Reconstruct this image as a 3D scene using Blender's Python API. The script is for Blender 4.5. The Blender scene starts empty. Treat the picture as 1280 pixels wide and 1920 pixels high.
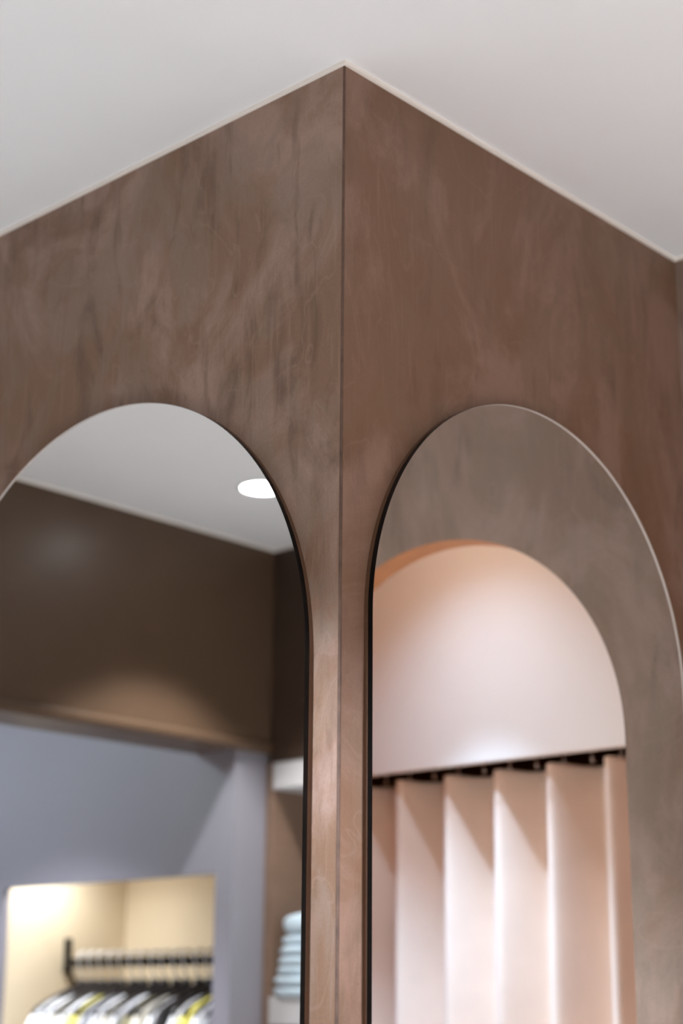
import bpy, bmesh, math, random
from mathutils import Vector, Matrix, noise
random.seed(7)
sc = bpy.context.scene
COL = sc.collection
PI = math.pi
MO = 0.026            # twice the mirrors' stand-off: a mirrored coordinate v lies at -MO - v in the room

# ------------------------------------------------------------------ helpers
def link(name, bm, mats, parent=None, smooth=False, loc=None):
    me = bpy.data.meshes.new(name)
    bmesh.ops.recalc_face_normals(bm, faces=bm.faces)
    bm.to_mesh(me); bm.free()
    if not isinstance(mats, (list, tuple)): mats = [mats]
    for m in mats: me.materials.append(m)
    if smooth:
        for p in me.polygons: p.use_smooth = True
    o = bpy.data.objects.new(name, me); COL.objects.link(o)
    if loc: o.location = loc
    if parent: o.parent = parent
    return o

def tag(o, label=None, cat=None, group=None, kind=None):
    for k, v in (('label', label), ('category', cat), ('group', group), ('kind', kind)):
        if v: o[k] = v
    return o

def empty(name, loc, label, cat, group=None, rot=(0, 0, 0)):
    o = bpy.data.objects.new(name, None); COL.objects.link(o)
    o.location = loc; o.rotation_euler = rot; o.empty_display_size = .05
    return tag(o, label, cat, group)

def struct(name, bm, mats, label=None, parent=None, smooth=False):
    o = link(name, bm, mats, parent, smooth)
    return tag(o, label, None, None, 'structure')

def box(bm, x0, x1, y0, y1, z0, z1, bev=0, seg=2, mi=0):
    n0 = len(bm.faces)
    v = [bm.verts.new((x, y, z)) for x in (x0, x1) for y in (y0, y1) for z in (z0, z1)]
    fs = [(0, 1, 3, 2), (4, 6, 7, 5), (0, 4, 5, 1), (2, 3, 7, 6), (0, 2, 6, 4), (1, 5, 7, 3)]
    faces = [bm.faces.new([v[i] for i in f]) for f in fs]
    for f in faces: f.material_index = mi
    if bev:
        es = list({e for f in faces for e in f.edges})
        bmesh.ops.bevel(bm, geom=es, offset=bev, segments=seg, affect='EDGES', profile=.5)
    return bm

def B(): return bmesh.new()

def prism(bm, pts, ax, a, b, mi=0):
    """Extrude a 2-D outline (simple polygon) along axis ax from a to b."""
    def P(p, c):
        return {0: (c, p[0], p[1]), 1: (p[0], c, p[1]), 2: (p[0], p[1], c)}[ax]
    A = [bm.verts.new(P(p, a)) for p in pts]; C = [bm.verts.new(P(p, b)) for p in pts]
    f1 = bm.faces.new(A); f2 = bm.faces.new(C[::-1])
    n = len(pts); fs = [f1, f2]
    for i in range(n):
        j = (i + 1) % n
        fs.append(bm.faces.new((A[i], A[j], C[j], C[i])))
    for f in fs: f.material_index = mi
    f1.normal_update(); f2.normal_update()
    bmesh.ops.triangulate(bm, faces=[f1, f2])
    return bm

def loft(bm, rings, close=True, caps=True):
    R = [[bm.verts.new(p) for p in r] for r in rings]
    n = len(rings[0])
    for a, b in zip(R, R[1:]):
        for i in range(n if close else n - 1):
            j = (i + 1) % n
            bm.faces.new((a[i], a[j], b[j], b[i]))
    if caps and close:
        bm.faces.new(R[0][::-1]); bm.faces.new(R[-1])
    return R

def tube(bm, pts, r, seg=10, flat=1.0):
    pts = [Vector(p) for p in pts]; rings = []
    for i, p in enumerate(pts):
        t = (pts[min(i + 1, len(pts) - 1)] - pts[max(i - 1, 0)]).normalized()
        ref = Vector((0, 1, 0)) if abs(t.y) < .9 else Vector((0, 0, 1))
        u = t.cross(ref).normalized(); v = t.cross(u).normalized()
        rr = r[i] if isinstance(r, (list, tuple)) else r
        rings.append([p + u * rr * math.cos(2 * PI * k / seg) + v * rr * flat * math.sin(2 * PI * k / seg) for k in range(seg)])
    loft(bm, rings); return bm

def lathe(bm, prof, seg=48, c=(0, 0, 0)):
    rings = []
    for r, z in prof:
        rings.append([(c[0] + r * math.cos(2 * PI * k / seg), c[1] + r * math.sin(2 * PI * k / seg), c[2] + z) for k in range(seg)])
    loft(bm, rings, caps=False); return bm

# ------------------------------------------------------------------ materials
def srgb(r, g, b):
    f = lambda c: c / 12.92 if c <= .04045 else ((c + .055) / 1.055) ** 2.4
    return (f(r / 255), f(g / 255), f(b / 255), 1)

def mat(name, col, rough=.5, metal=0, spec=.5, emit=None, strength=0):
    m = bpy.data.materials.new(name); m.use_nodes = True
    p = m.node_tree.nodes['Principled BSDF']
    p.inputs['Base Color'].default_value = col if len(col) == 4 else (*col, 1)
    p.inputs['Roughness'].default_value = rough
    p.inputs['Metallic'].default_value = metal
    p.inputs['Specular IOR Level'].default_value = spec
    if emit:
        p.inputs['Emission Color'].default_value = (*emit, 1); p.inputs['Emission Strength'].default_value = strength
    return m

def nodes(m): return m.node_tree.nodes, m.node_tree.links, m.node_tree.nodes['Principled BSDF']

def soft_noise(m, amount=.06, scale=6, bump=0.0, bscale=300, stretch=(1, 1, 1)):
    """A little brightness variation plus optional fine bump."""
    N, L, p = nodes(m)
    tc = N.new('ShaderNodeTexCoord'); mp = N.new('ShaderNodeMapping'); mp.inputs['Scale'].default_value = stretch
    L.new(tc.outputs['Object'], mp.inputs[0])
    nz = N.new('ShaderNodeTexNoise'); nz.inputs['Scale'].default_value = scale; nz.inputs['Detail'].default_value = 6
    L.new(mp.outputs[0], nz.inputs['Vector'])
    mr = N.new('ShaderNodeMapRange'); mr.inputs['From Min'].default_value = .3; mr.inputs['From Max'].default_value = .7
    mr.inputs['To Min'].default_value = 1 - amount; mr.inputs['To Max'].default_value = 1 + amount
    L.new(nz.outputs['Fac'], mr.inputs['Value'])
    mx = N.new('ShaderNodeVectorMath'); mx.operation = 'SCALE'
    mx.inputs[0].default_value = p.inputs['Base Color'].default_value[:3]
    L.new(mr.outputs[0], mx.inputs['Scale']); L.new(mx.outputs[0], p.inputs['Base Color'])
    if bump:
        n2 = N.new('ShaderNodeTexNoise'); n2.inputs['Scale'].default_value = bscale; n2.inputs['Detail'].default_value = 3
        L.new(tc.outputs['Object'], n2.inputs['Vector'])
        bp = N.new('ShaderNodeBump'); bp.inputs['Strength'].default_value = bump; bp.inputs['Distance'].default_value = .002
        L.new(n2.outputs['Fac'], bp.inputs['Height']); L.new(bp.outputs[0], p.inputs['Normal'])
    return m

def plaster(name, base, grey, pink, dark, streak=1.0, offs=(0, 0, 0), dark_amt=.55):
    """Trowelled micro-cement: cloudy patches, vertical strokes, fine scratches and pits."""
    m = mat(name, base, .5, 0, .35)
    N, L, p = nodes(m)
    tc = N.new('ShaderNodeTexCoord')
    def mapping(scale, rot=(0, 0, 0)):
        mp = N.new('ShaderNodeMapping'); mp.inputs['Scale'].default_value = scale
        mp.inputs['Location'].default_value = offs; mp.inputs['Rotation'].default_value = rot
        L.new(tc.outputs['Object'], mp.inputs[0]); return mp
    def noise_(mp, scale, detail=6, rough=.55, dist=0):
        n = N.new('ShaderNodeTexNoise'); n.inputs['Scale'].default_value = scale
        n.inputs['Detail'].default_value = detail; n.inputs['Roughness'].default_value = rough
        n.inputs['Distortion'].default_value = dist
        L.new(mp.outputs[0], n.inputs['Vector']); return n
    def ramp(src, a, b, lo=0.0, hi=1.0):
        r = N.new('ShaderNodeMapRange'); r.interpolation_type = 'SMOOTHSTEP'
        r.inputs['From Min'].default_value = a; r.inputs['From Max'].default_value = b
        r.inputs['To Min'].default_value = lo; r.inputs['To Max'].default_value = hi
        L.new(src.outputs[0], r.inputs['Value']); return r
    def mix(fac, a, b, blend='MIX'):
        x = N.new('ShaderNodeMix'); x.data_type = 'RGBA'; x.blend_type = blend
        if isinstance(fac, float): x.inputs['Factor'].default_value = fac
        else: L.new(fac.outputs[0], x.inputs['Factor'])
        for s, i in ((a, 6), (b, 7)):
            if isinstance(s, tuple): x.inputs[i].default_value = s
            else: L.new(s.outputs[2 if s.bl_idname == 'ShaderNodeMix' else 0], x.inputs[i])
        return x
    cloud = noise_(mapping((1, 1, .75)), 4.2, 8, .62, .9)
    patch = noise_(mapping((1, 1, .65)), 6.5, 9, .66, 1.2)
    stroke = noise_(mapping((1, 1, .16)), 28, 5, .6, .3)
    stroke2 = noise_(mapping((1, 1, .06)), 60, 4, .6, .2)
    band = noise_(mapping((1, 1, .38)), 10, 8, .68, .9)
    scratch = noise_(mapping((1, 1, .05), (.5, .45, 0)), 180, 2, .5)
    vein = noise_(mapping((1, 1, .7)), 4.5, 3, .5, 1.6)
    fine = noise_(mapping((1, 1, 1)), 240, 3, .6)
    c = mix(ramp(cloud, .42, .60, 0, .9), base, pink)
    c = mix(ramp(patch, .46, .62, 0, .7), c, grey)
    c = mix(ramp(band, .50, .70, 0, dark_amt), c, dark)
    s1 = ramp(stroke, .54, .70, 0, .5 * streak)
    gate = ramp(cloud, .40, .58, .15, 1)
    mul = N.new('ShaderNodeMath'); mul.operation = 'MULTIPLY'
    L.new(s1.outputs[0], mul.inputs[0]); L.new(gate.outputs[0], mul.inputs[1])
    c = mix(mul, c, dark)
    c = mix(ramp(stroke2, .56, .72, 0, .35 * streak), c, pink)
    c = mix(ramp(scratch, .60, .72, 0, .25), c, pink)
    ab = N.new('ShaderNodeMath'); ab.operation = 'COMPARE'; ab.inputs[1].default_value = .5; ab.inputs[2].default_value = .006
    L.new(vein.outputs['Fac'], ab.inputs[0])
    vm = N.new('ShaderNodeMath'); vm.operation = 'MULTIPLY'; vm.inputs[1].default_value = .22
    L.new(ab.outputs[0], vm.inputs[0])
    c = mix(vm, c, pink)
    c = mix(ramp(fine, .30, .70, 0, .12), c, dark)
    vor = N.new('ShaderNodeTexVoronoi'); vor.inputs['Scale'].default_value = 28
    L.new(mapping((1, 1, 1)).outputs[0], vor.inputs['Vector'])
    pit = ramp(vor, .0, .05, .75, 0)
    c = mix(pit, c, dark)
    L.new(c.outputs[2], p.inputs['Base Color'])
    rr = ramp(patch, .3, .7, .42, .62); L.new(rr.outputs[0], p.inputs['Roughness'])
    add = N.new('ShaderNodeMath'); add.operation = 'MULTIPLY_ADD'
    L.new(stroke.outputs['Fac'], add.inputs[0]); add.inputs[1].default_value = .8
    L.new(fine.outputs['Fac'], add.inputs[2])
    bp = N.new('ShaderNodeBump'); bp.inputs['Strength'].default_value = .10; bp.inputs['Distance'].default_value = .002
    L.new(add.outputs[0], bp.inputs['Height']); L.new(bp.outputs[0], p.inputs['Normal'])
    return m

M = {}
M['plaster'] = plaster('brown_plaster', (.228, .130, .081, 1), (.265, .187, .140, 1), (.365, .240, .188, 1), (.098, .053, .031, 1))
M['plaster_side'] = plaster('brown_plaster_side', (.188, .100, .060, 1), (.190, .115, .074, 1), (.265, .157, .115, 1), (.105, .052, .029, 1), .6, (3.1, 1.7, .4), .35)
M['plaster_arch'] = plaster('grey_brown_plaster', (.238, .154, .112, 1), (.228, .168, .128, 1), (.32, .225, .18, 1), (.13, .092, .072, 1), .15, (7.3, 2.2, 1.4), .5)
M['bead'] = soft_noise(mat('corner_bead', (.105, .058, .039), .8), .35, 40, .3, 400)
M['ceil'] = soft_noise(mat('ceiling_paint', (.80, .795, .79), .85), .015, 3)
M['trim'] = mat('cream_sealant', (.88, .82, .75), .5)
M['beam'] = soft_noise(mat('dark_brown_satin_paint', (.088, .053, .032), .34, 0, .38), .05, 8)
M['darkwall'] = soft_noise(mat('dark_brown_paint', (.050, .030, .019), .5), .05, 8)
M['lav'] = soft_noise(mat('lavender_grey_paint', (.25, .238, .268), .45), .03, 3)
M['cream'] = soft_noise(mat('cream_paint', (.76, .65, .47), .6), .03, 5)
M['white'] = soft_noise(mat('white_paint', (.82, .80, .80), .6), .01, 4)
M['header'] = soft_noise(mat('warm_white_paint', (.82, .72, .63), .6), .01, 4)
M['warm_bounce'] = soft_noise(mat('warm_bounce_orange', (.46, .19, .07), .6), .1, 30)  # warm bounce light put into the colour of the soffit and fitting-room walls
M['shelf'] = soft_noise(mat('white_lacquer', (.52, .51, .51), .35), .01, 4)
M['cab'] = soft_noise(mat('brown_panel', (.20, .125, .085), .5), .08, 6, 0, 300, (1, 1, 5))
M['floor'] = soft_noise(mat('pale_grey_floor', (.66, .642, .61), .45), .1, 5, 0, 300, (1, 8, 1))
M['floorwarm'] = soft_noise(mat('warm_wood_floor', (.52, .22, .08), .5), .1, 5, 0, 300, (1, 8, 1))
M['mirror'] = mat('silvered_glass', (.955, .95, .93), 0.0, 1)
M['mirror_edge'] = mat('polished_glass_edge', (.003, .003, .003), .08, 0, .2)
M['mirror_rim'] = mat('ground_glass_arris', (.50, .44, .40), .35, 0, .5)
M['backing'] = soft_noise(mat('brown_backing_board', (.10, .045, .022), .6), .1, 30)
M['metal_dark'] = mat('black_steel', (.035, .033, .032), .32, .7)
M['steel'] = mat('brushed_steel', (.80, .80, .80), .3, .2)
M['chrome'] = mat('chrome_wire', (.75, .75, .76), .15, 1)
M['black'] = mat('black_plastic', (.018, .015, .015), .3)
M['lamp_ring'] = mat('white_lamp_ring', (.85, .85, .84), .4)
M['lamp'] = mat('lamp_lens', (.9, .9, .9), .4, 0, .5, (.93, .96, 1.0), 14)
M['alu'] = mat('dark_track', (.03, .026, .024), .4, .5)
def cloth(name, col, a=.04):
    m = soft_noise(mat(name, col, .85, 0, .2), a, 9, .12, 900)
    p = nodes(m)[2]; p.inputs['Sheen Weight'].default_value = .15
    return m
M['curtain'] = cloth('pale_pink_curtain', (.79, .60, .47))
M['blue'] = cloth('light_blue_knit', (.55, .67, .74))
M['garw'] = cloth('white_cotton', (.82, .83, .84))
M['gary'] = cloth('yellow_cotton', (.80, .72, .16))
M['garo'] = cloth('olive_cotton', (.30, .27, .15))
M['garb'] = cloth('cream_linen', (.74, .70, .60))
M['gark'] = cloth('black_jersey', (.02, .018, .018))
M['garg'] = cloth('grey_jersey', (.45, .46, .48))

# ------------------------------------------------------------------ the shell
CZ = 2.805                      # ceiling
X1 = .843                       # wall with the arch
YA = 1.868                      # dark beam front
XB = -MO - 1.73                 # shelf front / upper wall plane
XL = -4.2; YF = -3.2; YE = 3.9

bm = B(); prism(bm, [(.0015, .0015), (.0015, YE), (.12, YE), (.12, .12)], 2, 0, CZ)
# left face of the corner: plaster from the corner edge backwards
bm.free(); bm = B(); prism(bm, [(0, .0028), (0, YE), (.12, YE), (.12, .12)], 2, 0, CZ)
struct('wall_left', bm, M['plaster'], 'brown trowelled plaster wall left of the corner')
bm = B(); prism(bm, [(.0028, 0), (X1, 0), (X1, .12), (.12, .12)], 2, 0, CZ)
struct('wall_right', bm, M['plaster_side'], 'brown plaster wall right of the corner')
# the uneven corner bead between them
bm = B(); rings = []
nz = 260
for i in range(nz + 1):
    z = CZ * i / nz
    w = .0030 + .0006 * noise.noise(Vector((0, 0, z * 9))) + .0004 * noise.noise(Vector((4, 0, z * 37)))
    w *= (1.12 - .32 * max(0, min(1, (z - 1.9) / .8)))
    d = .0006 + .0004 * noise.noise(Vector((9, 1, z * 21)))
    rings.append([(-.00005, w, z), (d * .4, w * .45, z), (w * .45, d * .4, z), (w, -.00005, z), (.02, .006, z), (.006, .02, z)])
loft(bm, rings)
struct('trim_corner', bm, M['bead'], 'thin uneven dark corner bead between the two plaster walls')

# wall with the arched opening
yc, rc, zs = -MO - .550, .409, 1.987
out = [(YF, 0), (yc - rc, 0)]
for k in range(65):
    a = PI - PI * k / 64
    out.append((yc + rc * math.cos(a), zs + rc * math.sin(a)))
out += [(yc + rc, 0), (.12, 0), (.12, CZ), (YF, CZ)]
bm = B(); prism(bm, out, 0, X1, X1 + .055)
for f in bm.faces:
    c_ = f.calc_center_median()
    if X1 + .01 < c_.x < X1 + .045 and 0 < c_.z < zs + rc + .01 and abs(c_.y - yc) <= rc + .001: f.material_index = 1  # arch soffit takes the orange that stands for bounced light
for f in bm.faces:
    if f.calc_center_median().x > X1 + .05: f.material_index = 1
struct('wall_arch', bm, [M['plaster_arch'], M['warm_bounce']], 'grey brown plaster wall with arched doorway, seen in the right mirror')

# ceiling, floor
bm = B(); box(bm, XL - .1, 2.6, YF - .1, YE + .1, CZ, CZ + .1)
struct('ceiling', bm, M['ceil'], 'flat white ceiling')
bm = B(); box(bm, XL - .1, X1 + .02, YF - .1, YE + .1, -.1, 0)
struct('floor', bm, M['floor'], 'pale floor')
bm = B(); box(bm, X1 + .02, 2.6, YF - .1, YE + .1, -.1, 0)
struct('floor_fitting_room', bm, M['floorwarm'], 'warm wood floor of the fitting room')

# white sealant bead where the walls meet the ceiling
t = .0055
bm = B()
for x0, x1_, y0, y1_ in ((-t, X1, -t, 0), (-t, 0, 0, YA), (X1 - t, X1, YF, -t), (XB, -t, YA - t, YA), (XB, XB + t, -.3, YA - t)):
    box(bm, x0, x1_, y0, y1_, CZ - .005, CZ)
struct('trim_ceiling', bm, M['trim'], 'thin cream bead along the ceiling edge')

# outer shell of the shop
bm = B(); box(bm, XL - .1, XL, YF, YE, 0, CZ); struct('wall_far_left', bm, M['white'])
bm = B(); box(bm, XL, 2.6, YF - .1, YF, 0, CZ); struct('wall_front', bm, M['white'])
bm = B(); box(bm, XL, .12, YE, YE + .1, 0, CZ); struct('wall_far', bm, M['lav'])
# fitting room: white panel above the curtain, side and back walls
bm = B(); box(bm, 1.33, 1.352, -2.1, -.02, 2.064, CZ, .0012, 2)
struct('wall_header', bm, M['header'], 'white panel above the pink curtain, seen in the right mirror')
bm = B(); box(bm, X1 + .055, 2.5, -.02, .10, 0, CZ); struct('wall_fitting_right', bm, M['warm_bounce'])  # orange side walls, coloured to throw warm bounce on the curtain
bm = B(); box(bm, X1 + .055, 2.5, -2.2, -2.1, 0, CZ); struct('wall_fitting_left', bm, M['warm_bounce'])
bm = B(); box(bm, 2.4, 2.5, -2.1, -.02, 0, CZ); struct('wall_fitting_back', bm, M['darkwall'])

# dark beam across the passage (front edge rounded into a lip)
zb = 2.225
prof = [(YA, CZ)]
prof += [(YA, zb + .034), (YA - .011, zb + .024)]
for k in range(9):
    a = PI / 2 * k / 8
    prof.append((YA - .011 + .014 - .014 * math.cos(a), zb + .014 - .014 * math.sin(a)))
prof += [(YA + .035, zb + .006), (YA + .182, zb + .006), (YA + .182, CZ)]
bm = B(); prism(bm, prof, 0, XB - .35, 0)
struct('wall_beam', bm, M['beam'], 'dark brown glossy beam with rounded lower edge, seen in the left mirror')
# upper wall over the shelving
bm = B(); box(bm, XB - .12, XB, -.3, YA - .001, 2.203, CZ)
struct('wall_upper', bm, M['darkwall'], 'dark brown wall above the white shelf')
bm = B(); box(bm, XB - .45, XB - .43, -.3, YA + .02, 0, CZ)
box(bm, XB - .43, XB, -.32, -.3, 0, CZ)
struct('wall_shelf_back', bm, M['darkwall'])
# lavender wall with the clothes alcove
XD = -MO - 1.617; yp = 1.886
bm = B(); box(bm, -MO - 1.74, XD, yp, yp + .03, 0, zb + .30)
ox0, ox1, oz = 1.952, 2.882, 1.902
box(bm, XD - .02, XD, yp + .03, ox0, 0, CZ); box(bm, XD - .02, XD, ox1, YE, 0, CZ)
box(bm, XD - .02, XD, ox0, ox1, oz, CZ); box(bm, XD - .02, XD, ox0, ox1, 0, .35)
struct('wall_lavender', bm, M['lav'], 'lavender grey wall around the lit clothes alcove, seen in the left mirror')
XK = -MO - 2.095
for nm, q in (('wall_alcove_back', (XK - .02, XK, ox0 - .06, ox1 + .02, .33, 2.12)), ('wall_alcove_left', (XK, XD - .02, ox1, ox1 + .02, .33, 2.12)),
              ('wall_alcove_right', (XK, XD - .02, ox0 - .06, ox0 - .04, .33, 2.12)), ('ceiling_alcove', (XK, XD - .02, ox0 - .04, ox1, 2.10, 2.12)),
              ('floor_alcove', (XK, XD - .02, ox0 - .04, ox1, .33, .35))):
    bm = B(); box(bm, *q); struct(nm, bm, M['cream'], 'cream lining of the clothes alcove')

# ------------------------------------------------------------------ the two arched mirrors
def arch_outline(c, r, zs, zbot, inset=0, n=96):
    pts = [(c - r + inset, zbot + inset)]
    for k in range(n + 1):
        a = PI - PI * k / n
        pts.append((c + (r - inset) * math.cos(a), zs + (r - inset) * math.sin(a)))
    pts.append((c + r - inset, zbot + inset))
    return pts
def mirror(name, label, axis, c, r, zs):
    root = empty(name, (0, c, .15) if axis == 0 else (c, 0, .15), label, 'mirror')
    def P(p, d):      # local coordinates relative to the root
        return (-d, p[0] - c, p[1] - .15) if axis == 0 else (p[0] - c, -d, p[1] - .15)
    b = B()
    lay = [(0, .0072, 1), (0, .0146, 1), (.0004, .0149, 1), (.0006, .0130, 2)]
    L = [[b.verts.new(P(p, d)) for p in arch_outline(c, r, zs, .15, ins)] for ins, d, _ in lay]
    n = len(L[0])
    for q in range(3):
        for i in range(n):
            j = (i + 1) % n
            f = b.faces.new((L[q][i], L[q][j], L[q + 1][j], L[q + 1][i])); f.material_index = lay[q + 1][2]
    f = b.faces.new(L[3]); f.material_index = 0
    f = b.faces.new(L[0][::-1]); f.material_index = 1
    g = link('mirror_glass', b, [M['mirror'], M['mirror_edge'], M['mirror_rim']], root)
    b = B(); o = arch_outline(c, r, zs, .15, .0004)
    A = [b.verts.new(P(p, .0)) for p in o]; C = [b.verts.new(P(p, .0071)) for p in o]
    for i in range(len(o)):
        j = (i + 1) % len(o); b.faces.new((A[i], A[j], C[j], C[i]))
    b.faces.new(A); b.faces.new(C[::-1])
    tag(link('backing_board', b, M['backing'], root), 'brown edge of the backing board')
    return root
mirror('wall_mirror', 'tall arched frameless mirror on the left wall, showing the ceiling lamp and clothes alcove', 0, .466, .421, 1.983)
mirror('wall_mirror', 'tall arched frameless mirror on the right wall, showing an arched doorway and pink curtain', 1, .411, .367, 2.033)

# ------------------------------------------------------------------ curtain and its track
CY0, CY1 = -1.75, -.06
crest_y = -MO - 1.083
A_ = .039; PER = .1415; XM = 1.396
def cx(y, z):
    h = (2.046 - z)
    ph = 2 * PI * (y - crest_y) / PER
    ph += .28 * math.sin(y * 7.3 + 1) + .10 * math.sin(3.1 * h + y * 5) * min(1, h * 2)
    amp = A_ * (1 + .10 * math.sin(y * 11 + 2)) * (1 + .18 * min(1, h)) * (1 + .22 * math.exp(-((y + MO + .575) / .075) ** 2))
    w = math.cos(ph)
    w = math.asin(.92 * w) / math.asin(.92)
    return XM - amp * w
ny, nzc = 420, 70
ztop, zbot = 2.046, .02
bm = B(); G = []
for j in range(nzc + 1):
    u = j / nzc
    z = ztop - (ztop - zbot) * (u ** 1.35)
    row = []
    for i in range(ny + 1):
        y = CY0 + (CY1 - CY0) * i / ny
        dz = .004 * math.sin(2 * PI * (y - crest_y) / PER * 1 + 1.2) if j == 0 else 0
        row.append(bm.verts.new((cx(y, z), y, z + dz)))
    G.append(row)
for j in range(nzc):
    for i in range(ny):
        bm.faces.new((G[j][i], G[j][i + 1], G[j + 1][i + 1], G[j + 1][i]))
cur = empty('curtain', (XM, (CY0 + CY1) / 2, 0), 'pale pink wave pleated curtain under the white panel, seen in the right mirror', 'curtain')
o = link('curtain_fabric', bm, M['curtain'], cur, True); o.matrix_parent_inverse = Matrix.Translation(cur.location).inverted()
sm = o.modifiers.new('thick', 'SOLIDIFY'); sm.thickness = .0016
# heading tape band: a stitched double layer along the top
bm = B(); G = []
for z, off in ((2.047, .0012), (2.045, .0022), (2.0, .0024), (1.978, .0024), (1.976, .0020), (1.975, .0004)):
    G.append([bm.verts.new((cx(CY0 + (CY1 - CY0) * i / ny, z) - off, CY0 + (CY1 - CY0) * i / ny, z)) for i in range(ny + 1)])
for a, b_ in zip(G, G[1:]):
    for i in range(ny): bm.faces.new((a[i], a[i + 1], b_[i + 1], b_[i]))
o = link('heading_band', bm, M['curtain'], cur, True); o.matrix_parent_inverse = Matrix.Translation(cur.location).inverted()
tr = empty('curtain_track', (1.405, -.9, 2.085), 'dark curtain track with gliders behind the white panel', 'curtain track')
bm = B(); box(bm, -.012, .012, -.86, .84, -.004, .012, .002)
link('track_rail', bm, M['alu'], tr)
k = 0; y = crest_y - 4 * PER
gl = []
while y < CY1 - .02:
    for hh in (0, .5):
        bm = B(); box(bm, -.006, .006, -.004, .004, -.034, -.003, .001)
        o = link('glider', bm, M['chrome'], tr, False, (0, y + hh * PER + .9, 0)); gl.append(o)
    y += PER
for s in (-.8, -.2, .4, .8):
    bm = B(); box(bm, -.053, .012, s - .012, s + .012, .012, .018, .001)
    link('track_bracket', bm, M['alu'], tr)

# ------------------------------------------------------------------ shelving seen in the left mirror
cab = empty('display_shelving', (XB - .16, 1.2, 0), 'built-in brown shelving with thick white shelves beside the lavender wall', 'shelving')
def inv(o, root): o.matrix_parent_inverse = Matrix.Translation(root.location).inverted(); return o
SY1 = 1.853; SY0 = .55; XBK = XB - .40
bm = B(); box(bm, XBK, XB - .003, SY1, SY1 + .030, 0, 2.203, .001); inv(link('side_panel', bm, M['cab'], cab), cab)
bm = B(); box(bm, XBK, XB - .003, SY0 - .03, SY0, 0, 2.203, .001); inv(link('side_panel', bm, M['cab'], cab), cab)
bm = B(); box(bm, XBK - .02, XBK, SY0 - .03, SY1 + .03, 0, 2.203); inv(link('back_panel', bm, M['cab'], cab), cab)
for z1, th in ((2.200, .071), (1.588, .071), (1.02, .071), (.45, .071)):
    bm = B(); box(bm, XBK, XB + .002, SY0, SY1, z1 - th, z1, .0015); inv(link('shelf', bm, M['shelf'], cab), cab)

# folded light blue clothes
def fold_mesh(w, d, h, seed, dome=False):
    b = B(); rings = []; n = 40; rnd = random.Random(seed)
    m = 14
    for i in range(m + 1):
        t = -1 + 2 * i / m
        tt = math.sin(t * PI / 2)
        k = max(.02, (1 - abs(tt) ** 9) ** .22)
        ring = []
        for q in range(n):
            a = 2 * PI * q / n
            ca, sa = math.cos(a), math.sin(a)
            e = 2 / 7.0 if not dome else 2 / 4.5
            x = math.copysign(abs(ca) ** e, ca) * w / 2
            y = math.copysign(abs(sa) ** (2 / 2.6), sa) * h / 2
            if dome and y > 0: y *= 1.0
            y += .0016 * math.sin(x * 60 + seed) + .0012 * math.sin(tt * 5 + seed * 2)
            ring.append((tt * d / 2, x * k, y * (k ** .8) + h / 2))
        rings.append(ring)
    loft(b, rings); return b
yl = 1.852
lefts = [0, .005, .011, .018, .025, .027, .034]
labs = ['bottom folded light blue top of the pile, lying on the white shelf', 'second folded light blue top from the bottom of the pile',
        'third folded light blue top from the bottom of the pile', 'middle folded light blue top of the pile of seven',
        'third folded light blue top from the top of the pile', 'folded light blue top right under the rounded one at the top of the pile',
        'thick rounded light blue top lying uppermost on the pile']
z = 1.5885
for i in range(7):
    h = .0262 if i < 6 else .058
    w = .25 - .004 * i
    b = fold_mesh(w, .28, h, i, i == 6)
    o = link('folded_top', b, M['blue'], None, True, (XB - .128 + .003 * math.sin(i * 2.1), yl - lefts[i] - w / 2, z))
    tag(o, labs[i], 'folded clothes', 'folded light blue tops on the shelf')
    z += h * .985

# ------------------------------------------------------------------ clothes rail, hangers, garments in the alcove
RX = -MO - 1.865; RZ = 1.690
rail = empty('clothes_rail', (RX, 2.42, RZ), 'black clothes rail fixed across the cream alcove', 'clothes rail')
bm = B(); box(bm, -.012, .012, -.44, .455, -.014, .014, .003); link('rail_bar', bm, M['metal_dark'], rail)
bm = B(); box(bm, -.014, .014, .455, .4615, -.03, .075, .002); link('wall_bracket', bm, M['metal_dark'], rail)
bm = B(); tube(bm, [(0, .452, -.01), (-.03, .45, -.06), (-.075, .45, -.10)], .006, 8); link('brace', bm, M['metal_dark'], rail)
bm = B(); box(bm, -.014, .014, -.5075, -.44, -.012, .012, .002); link('wall_bracket', bm, M['metal_dark'], rail)

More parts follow.
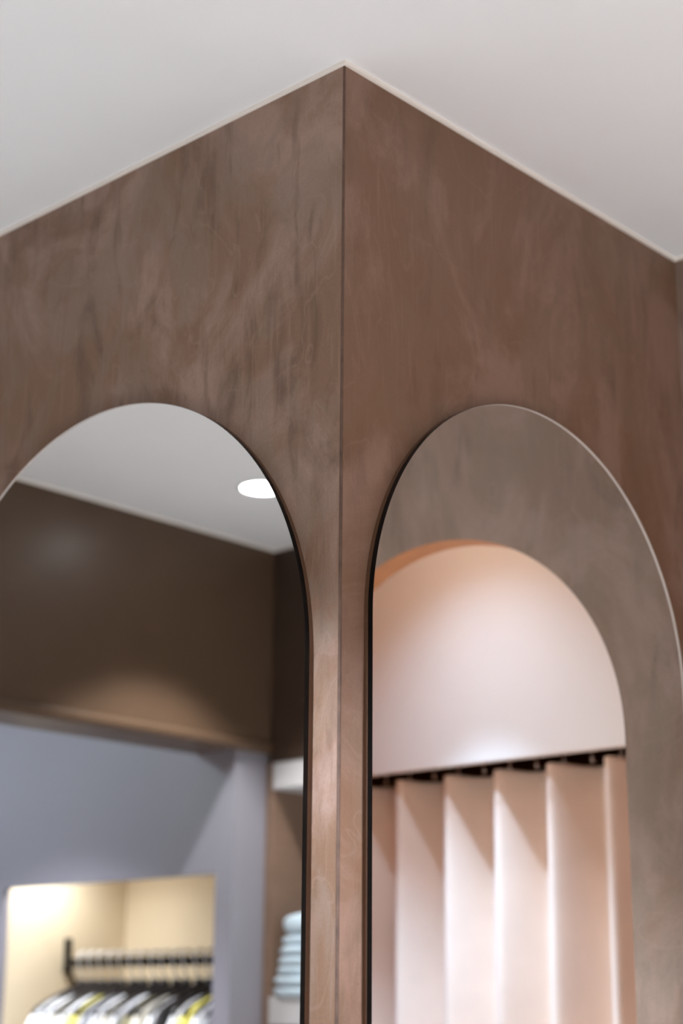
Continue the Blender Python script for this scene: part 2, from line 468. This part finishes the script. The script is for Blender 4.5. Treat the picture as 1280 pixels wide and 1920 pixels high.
def hanger_parts():
    b = B()
    pts = []
    R_ = .0195
    for k in range(13):
        a = PI * 1.15 - PI * 1.25 * k / 12
        pts.append((R_ * math.cos(a), 0, R_ * math.sin(a) - .003))
    pts += [(.012, 0, -.035), (.003, 0, -.052), (0, 0, -.085)]
    tube(b, pts, [.0045 if 3 < k < 11 else .003 for k in range(len(pts))], 8)
    c = B()
    bp = []; rr = []
    for k in range(25):
        t = -1 + 2 * k / 24
        bp.append((.180 * t, .012 * (1 - t * t), -.090 - .070 * abs(t) ** 1.35 - (.012 if abs(t) > .95 else 0)))
        rr.append(.007 + .006 * (1 - abs(t)) + .004 * abs(t) ** 3)
    tube(c, bp, rr, 10, .75)
    d = B()
    lathe(d, [(.0001, .012), (.013, .010), (.0165, 0), (.013, -.010), (.0001, -.012)], 14, (0, 0, -.074))
    return b, c, d
def garment_mesh(seed, length, sleeve=True):
    rnd = random.Random(seed); b = B(); rings = []
    n = 36
    prof = [(-.105, .070, .018), (-.112, .09, .020), (-.128, .130, .022), (-.150, .170, .022), (-.172, .192, .022), (-.20, .195, .023),
            (-.28, .190, .024), (-.40, .190, .025), (-.55, .195, .026), (-.72, .198, .027), (-length, .20, .027)]
    for z_, w, d in prof:
        ring = []
        for q in range(n):
            a = 2 * PI * q / n
            ca, sa = math.cos(a), math.sin(a)
            x = math.copysign(abs(ca) ** .8, ca) * w
            y = math.copysign(abs(sa) ** .8, sa) * d * .55
            y += .004 * math.sin(x * 38 + seed * 1.7) * min(1, (-z_ - .1) * 3) + .003 * math.sin(x * 70 + seed)
            ring.append((x, y, z_ + .004 * math.sin(q + seed)))
        rings.append(ring)
    loft(b, rings)
    if sleeve:
        for s in (-1, 1):
            tube(b, [(s * .175, 0, -.165), (s * .195, .002, -.22), (s * .20, .004, -.32), (s * .202, .002, -.47)], [.014, .022, .022, .020], 14, .6)
    return b
hb, hc, hd = hanger_parts()
proto = empty('clothes_hanger', (RX, 0, RZ + .014), '', 'hanger', 'black hangers on the alcove rail')
p1 = tag(link('hook', hb, M['steel'], proto, True), 'silver hook'); p2 = link('shoulder_bar', hc, M['black'], proto, True); p3 = link('neck_collar', hd, M['black'], proto, True)
gm = {}
for key in ('garw', 'gary', 'garo', 'garb', 'garg', 'gark'):
    gm[key] = link('shirt', garment_mesh(hash(key) % 1 + len(gm), .84), M[key], None, True)
kinds = ['garw', 'garw', 'garb', 'garw', 'gary', 'garg', 'garw', 'garb', 'garw', 'garo', 'garb', 'garw', 'gark', 'garw', 'gary', 'garw', 'garg']
words = {'garw': 'white', 'gary': 'yellow', 'garo': 'olive', 'garb': 'cream', 'garg': 'grey', 'gark': 'black'}
ordn = ['first', 'second', 'third', 'fourth', 'fifth', 'sixth', 'seventh', 'eighth', 'ninth', 'tenth', 'eleventh', 'twelfth', 'thirteenth', 'fourteenth', 'fifteenth', 'sixteenth', 'seventeenth']
used = set(); NH = len(kinds)
for i in range(NH):
    y = 2.800 - i * .0475 + .002 * math.sin(i * 3.3)
    rz = .03 * math.sin(i * 2.7)
    if i == 0: h = proto
    else:
        h = proto.copy(); COL.objects.link(h)
        for ch in (p1, p2, p3):
            c = ch.copy(); COL.objects.link(c); c.parent = h
    h.location = (RX, y, RZ + .014); h.rotation_euler = (0, 0, rz)
    h['label'] = 'black hanger with silver hook, %s along the rail from its bracket' % ordn[i]
    k = kinds[i]
    if k in used:
        g = gm[k].copy(); COL.objects.link(g)
    else: g = gm[k]; used.add(k)
    g.location = (RX, y - .004, RZ + .007); g.rotation_euler = (0, 0, rz)
    tag(g, '%s shirt hanging on the %s hanger from the rail bracket' % (words[k], ordn[i]), 'shirt', 'shirts hanging in the alcove')

# ------------------------------------------------------------------ ceiling downlights and added fill lamps
def downlight(x, y, label, power, z=CZ, col=(1, .975, .95), size=92, blend=.35, r=.05, group='recessed ceiling lamps', first=[None], core=None):
    d = empty('ceiling_downlight', (x, y, z), label, 'ceiling lamp', group)
    if first[0] is None:
        b = B(); lathe(b, [(.057, 0), (.062, -.001), (.0625, -.003), (.058, -.005), (.0525, -.004), (.0515, 0)], 56)
        ring = link('lamp_ring', b, M['lamp_ring'], d, True)
        b = B(); lathe(b, [(.0001, -.0036), (.03, -.0034), (.0515, -.0026), (.0516, 0)], 56)
        lens = tag(link('lamp_lens', b, M['lamp'], d, True), 'glowing white lens')
        first[0] = (ring, lens)
    else:
        for s in first[0]:
            c = s.copy(); COL.objects.link(c); c.parent = d
    l = bpy.data.lights.new('spot', 'SPOT'); l.energy = power; l.color = col
    l.spot_size = math.radians(size); l.spot_blend = blend; l.shadow_soft_size = .03
    lo = bpy.data.objects.new('downlight_beam', l); COL.objects.link(lo)
    lo.location = (x, y, z - .012)
    if core:                      # the bright middle of the lamp's beam
        l2 = l.copy(); l2.energy, l2.spot_size, l2.spot_blend = core[0], math.radians(core[1]), .65; l2.shadow_soft_size = .016
        lo = bpy.data.objects.new('downlight_beam', l2); COL.objects.link(lo); lo.location = (x, y, z - .012)
    return d
COOL = (.95, .97, 1.0)
CW = (.85, .96, 1.12)
downlight(-1.316, 1.47, 'bright round ceiling lamp seen at the edge of the left mirror', 50, col=COOL)
downlight(-1.25, .70, 'added fill lamp in the ceiling over the white shelves', 45, col=COOL)  # added to lift the ceiling brightness in the left mirror
downlight(-.72, .10, 'round ceiling lamp in front of the left mirror', 125, col=CW)
downlight(.14, -.80, 'round ceiling lamp in front of the right mirror', 125, col=CW)
downlight(1.00, -.825, 'round ceiling lamp between the arched doorway and the curtain', 12.5, col=(.64, .99, 1.50), size=100, blend=.8, core=(115, 54))
downlight(-.85, 2.55, 'round ceiling lamp in the passage behind the dark beam', 95, col=(.90, .93, 1.08))
downlight(-1.3, -2.2, 'added fill lamp in the ceiling near the front wall', 120, col=COOL)  # added out of view to raise the room's light level
downlight(-.1, -2.4, 'added fill lamp in the ceiling near the front wall and the arch wall', 120, col=COOL)  # unseen, added as fill
downlight(-2.9, -1.2, 'added fill lamp in the ceiling in the shop left of the camera', 140, col=COOL)  # another unseen lamp added for fill
downlight(-2.4, -2.5, 'added fill lamp in the ceiling in the front left of the shop', 100, col=COOL)  # added fill, also out of view
downlight(-MO - 1.72, 2.74, 'small lamp in the roof of the clothes alcove', 8.5, z=2.10, col=(.97, .98, 1.0), size=150, blend=.8)
# unseen cool panel behind the beam, added to brighten the lavender wall
pl = empty('added_fill_panel', (-.62, 3.15, CZ), 'added square cool white fill panel in the passage ceiling', 'ceiling lamp')
b = B(); box(b, -.31, .31, -.31, .31, -.012, 0, .002); link('fill_panel_frame', b, M['lamp_ring'], pl)
b = B(); box(b, -.29, .29, -.29, .29, -.014, -.012); link('fill_panel_diffuser', b, mat('fill_panel_glow', (.9, .9, .9), .4, 0, .5, (.73, .88, 1.0), 16), pl)
# unseen warm globe, added as fill for the curtain and header shade
gl = empty('added_fill_globe', (1.12, -2.10, 1.7), 'added warm fill globe on the end wall of the fitting room', 'fill light')
b = B(); lathe(b, [(.0001, 0), (.05, 0), (.05, .012), (.012, .016), (.010, .07), (.0001, .07)], 32)
o = link('fill_globe_plate', b, M['metal_dark'], gl, True); o.rotation_euler = (-PI / 2, 0, 0)
b = B(); bmesh.ops.create_uvsphere(b, u_segments=32, v_segments=20, radius=.07)
link('fill_globe_shade', b, mat('warm_fill_glow', (.9, .8, .7), .4, 0, .5, (1, .34, .08), 5), gl, True, (0, .138, 0))

# ------------------------------------------------------------------ world, camera, output look
w = bpy.data.worlds.new('World'); sc.world = w; w.use_nodes = True
w.node_tree.nodes['Background'].inputs[0].default_value = (.8, .85, 1, 1)
w.node_tree.nodes['Background'].inputs[1].default_value = .02

cam = bpy.data.cameras.new('Camera'); co = bpy.data.objects.new('Camera', cam); COL.objects.link(co)
cam.sensor_fit = 'VERTICAL'; cam.sensor_height = 36; cam.lens = 3122.89 / 1920 * 36
cam.clip_start = .02
pit, rol, yaw = (math.radians(v) for v in (16.72782271, 0.46184745, 42.93055279))
fw = Vector((math.cos(pit) * math.cos(yaw), math.cos(pit) * math.sin(yaw), math.sin(pit)))
rt = Vector((math.sin(yaw), -math.cos(yaw), 0)); up = rt.cross(fw)
r2 = rt * math.cos(rol) + up * math.sin(rol); u2 = -rt * math.sin(rol) + up * math.cos(rol)
co.matrix_world = Matrix(((r2.x, u2.x, -fw.x, -1.4793), (r2.y, u2.y, -fw.y, -1.3772), (r2.z, u2.z, -fw.z, 1.55), (0, 0, 0, 1)))
cam.dof.use_dof = True; cam.dof.focus_distance = 2.12; cam.dof.aperture_fstop = 2.8
sc.camera = co
sc.view_settings.view_transform = 'Standard'; sc.view_settings.look = 'None'
sc.view_settings.exposure = 0.8; sc.view_settings.gamma = 1
sc.view_settings.use_curve_mapping = False
sc.cycles.max_bounces = 12; sc.cycles.diffuse_bounces = 7; sc.cycles.glossy_bounces = 6
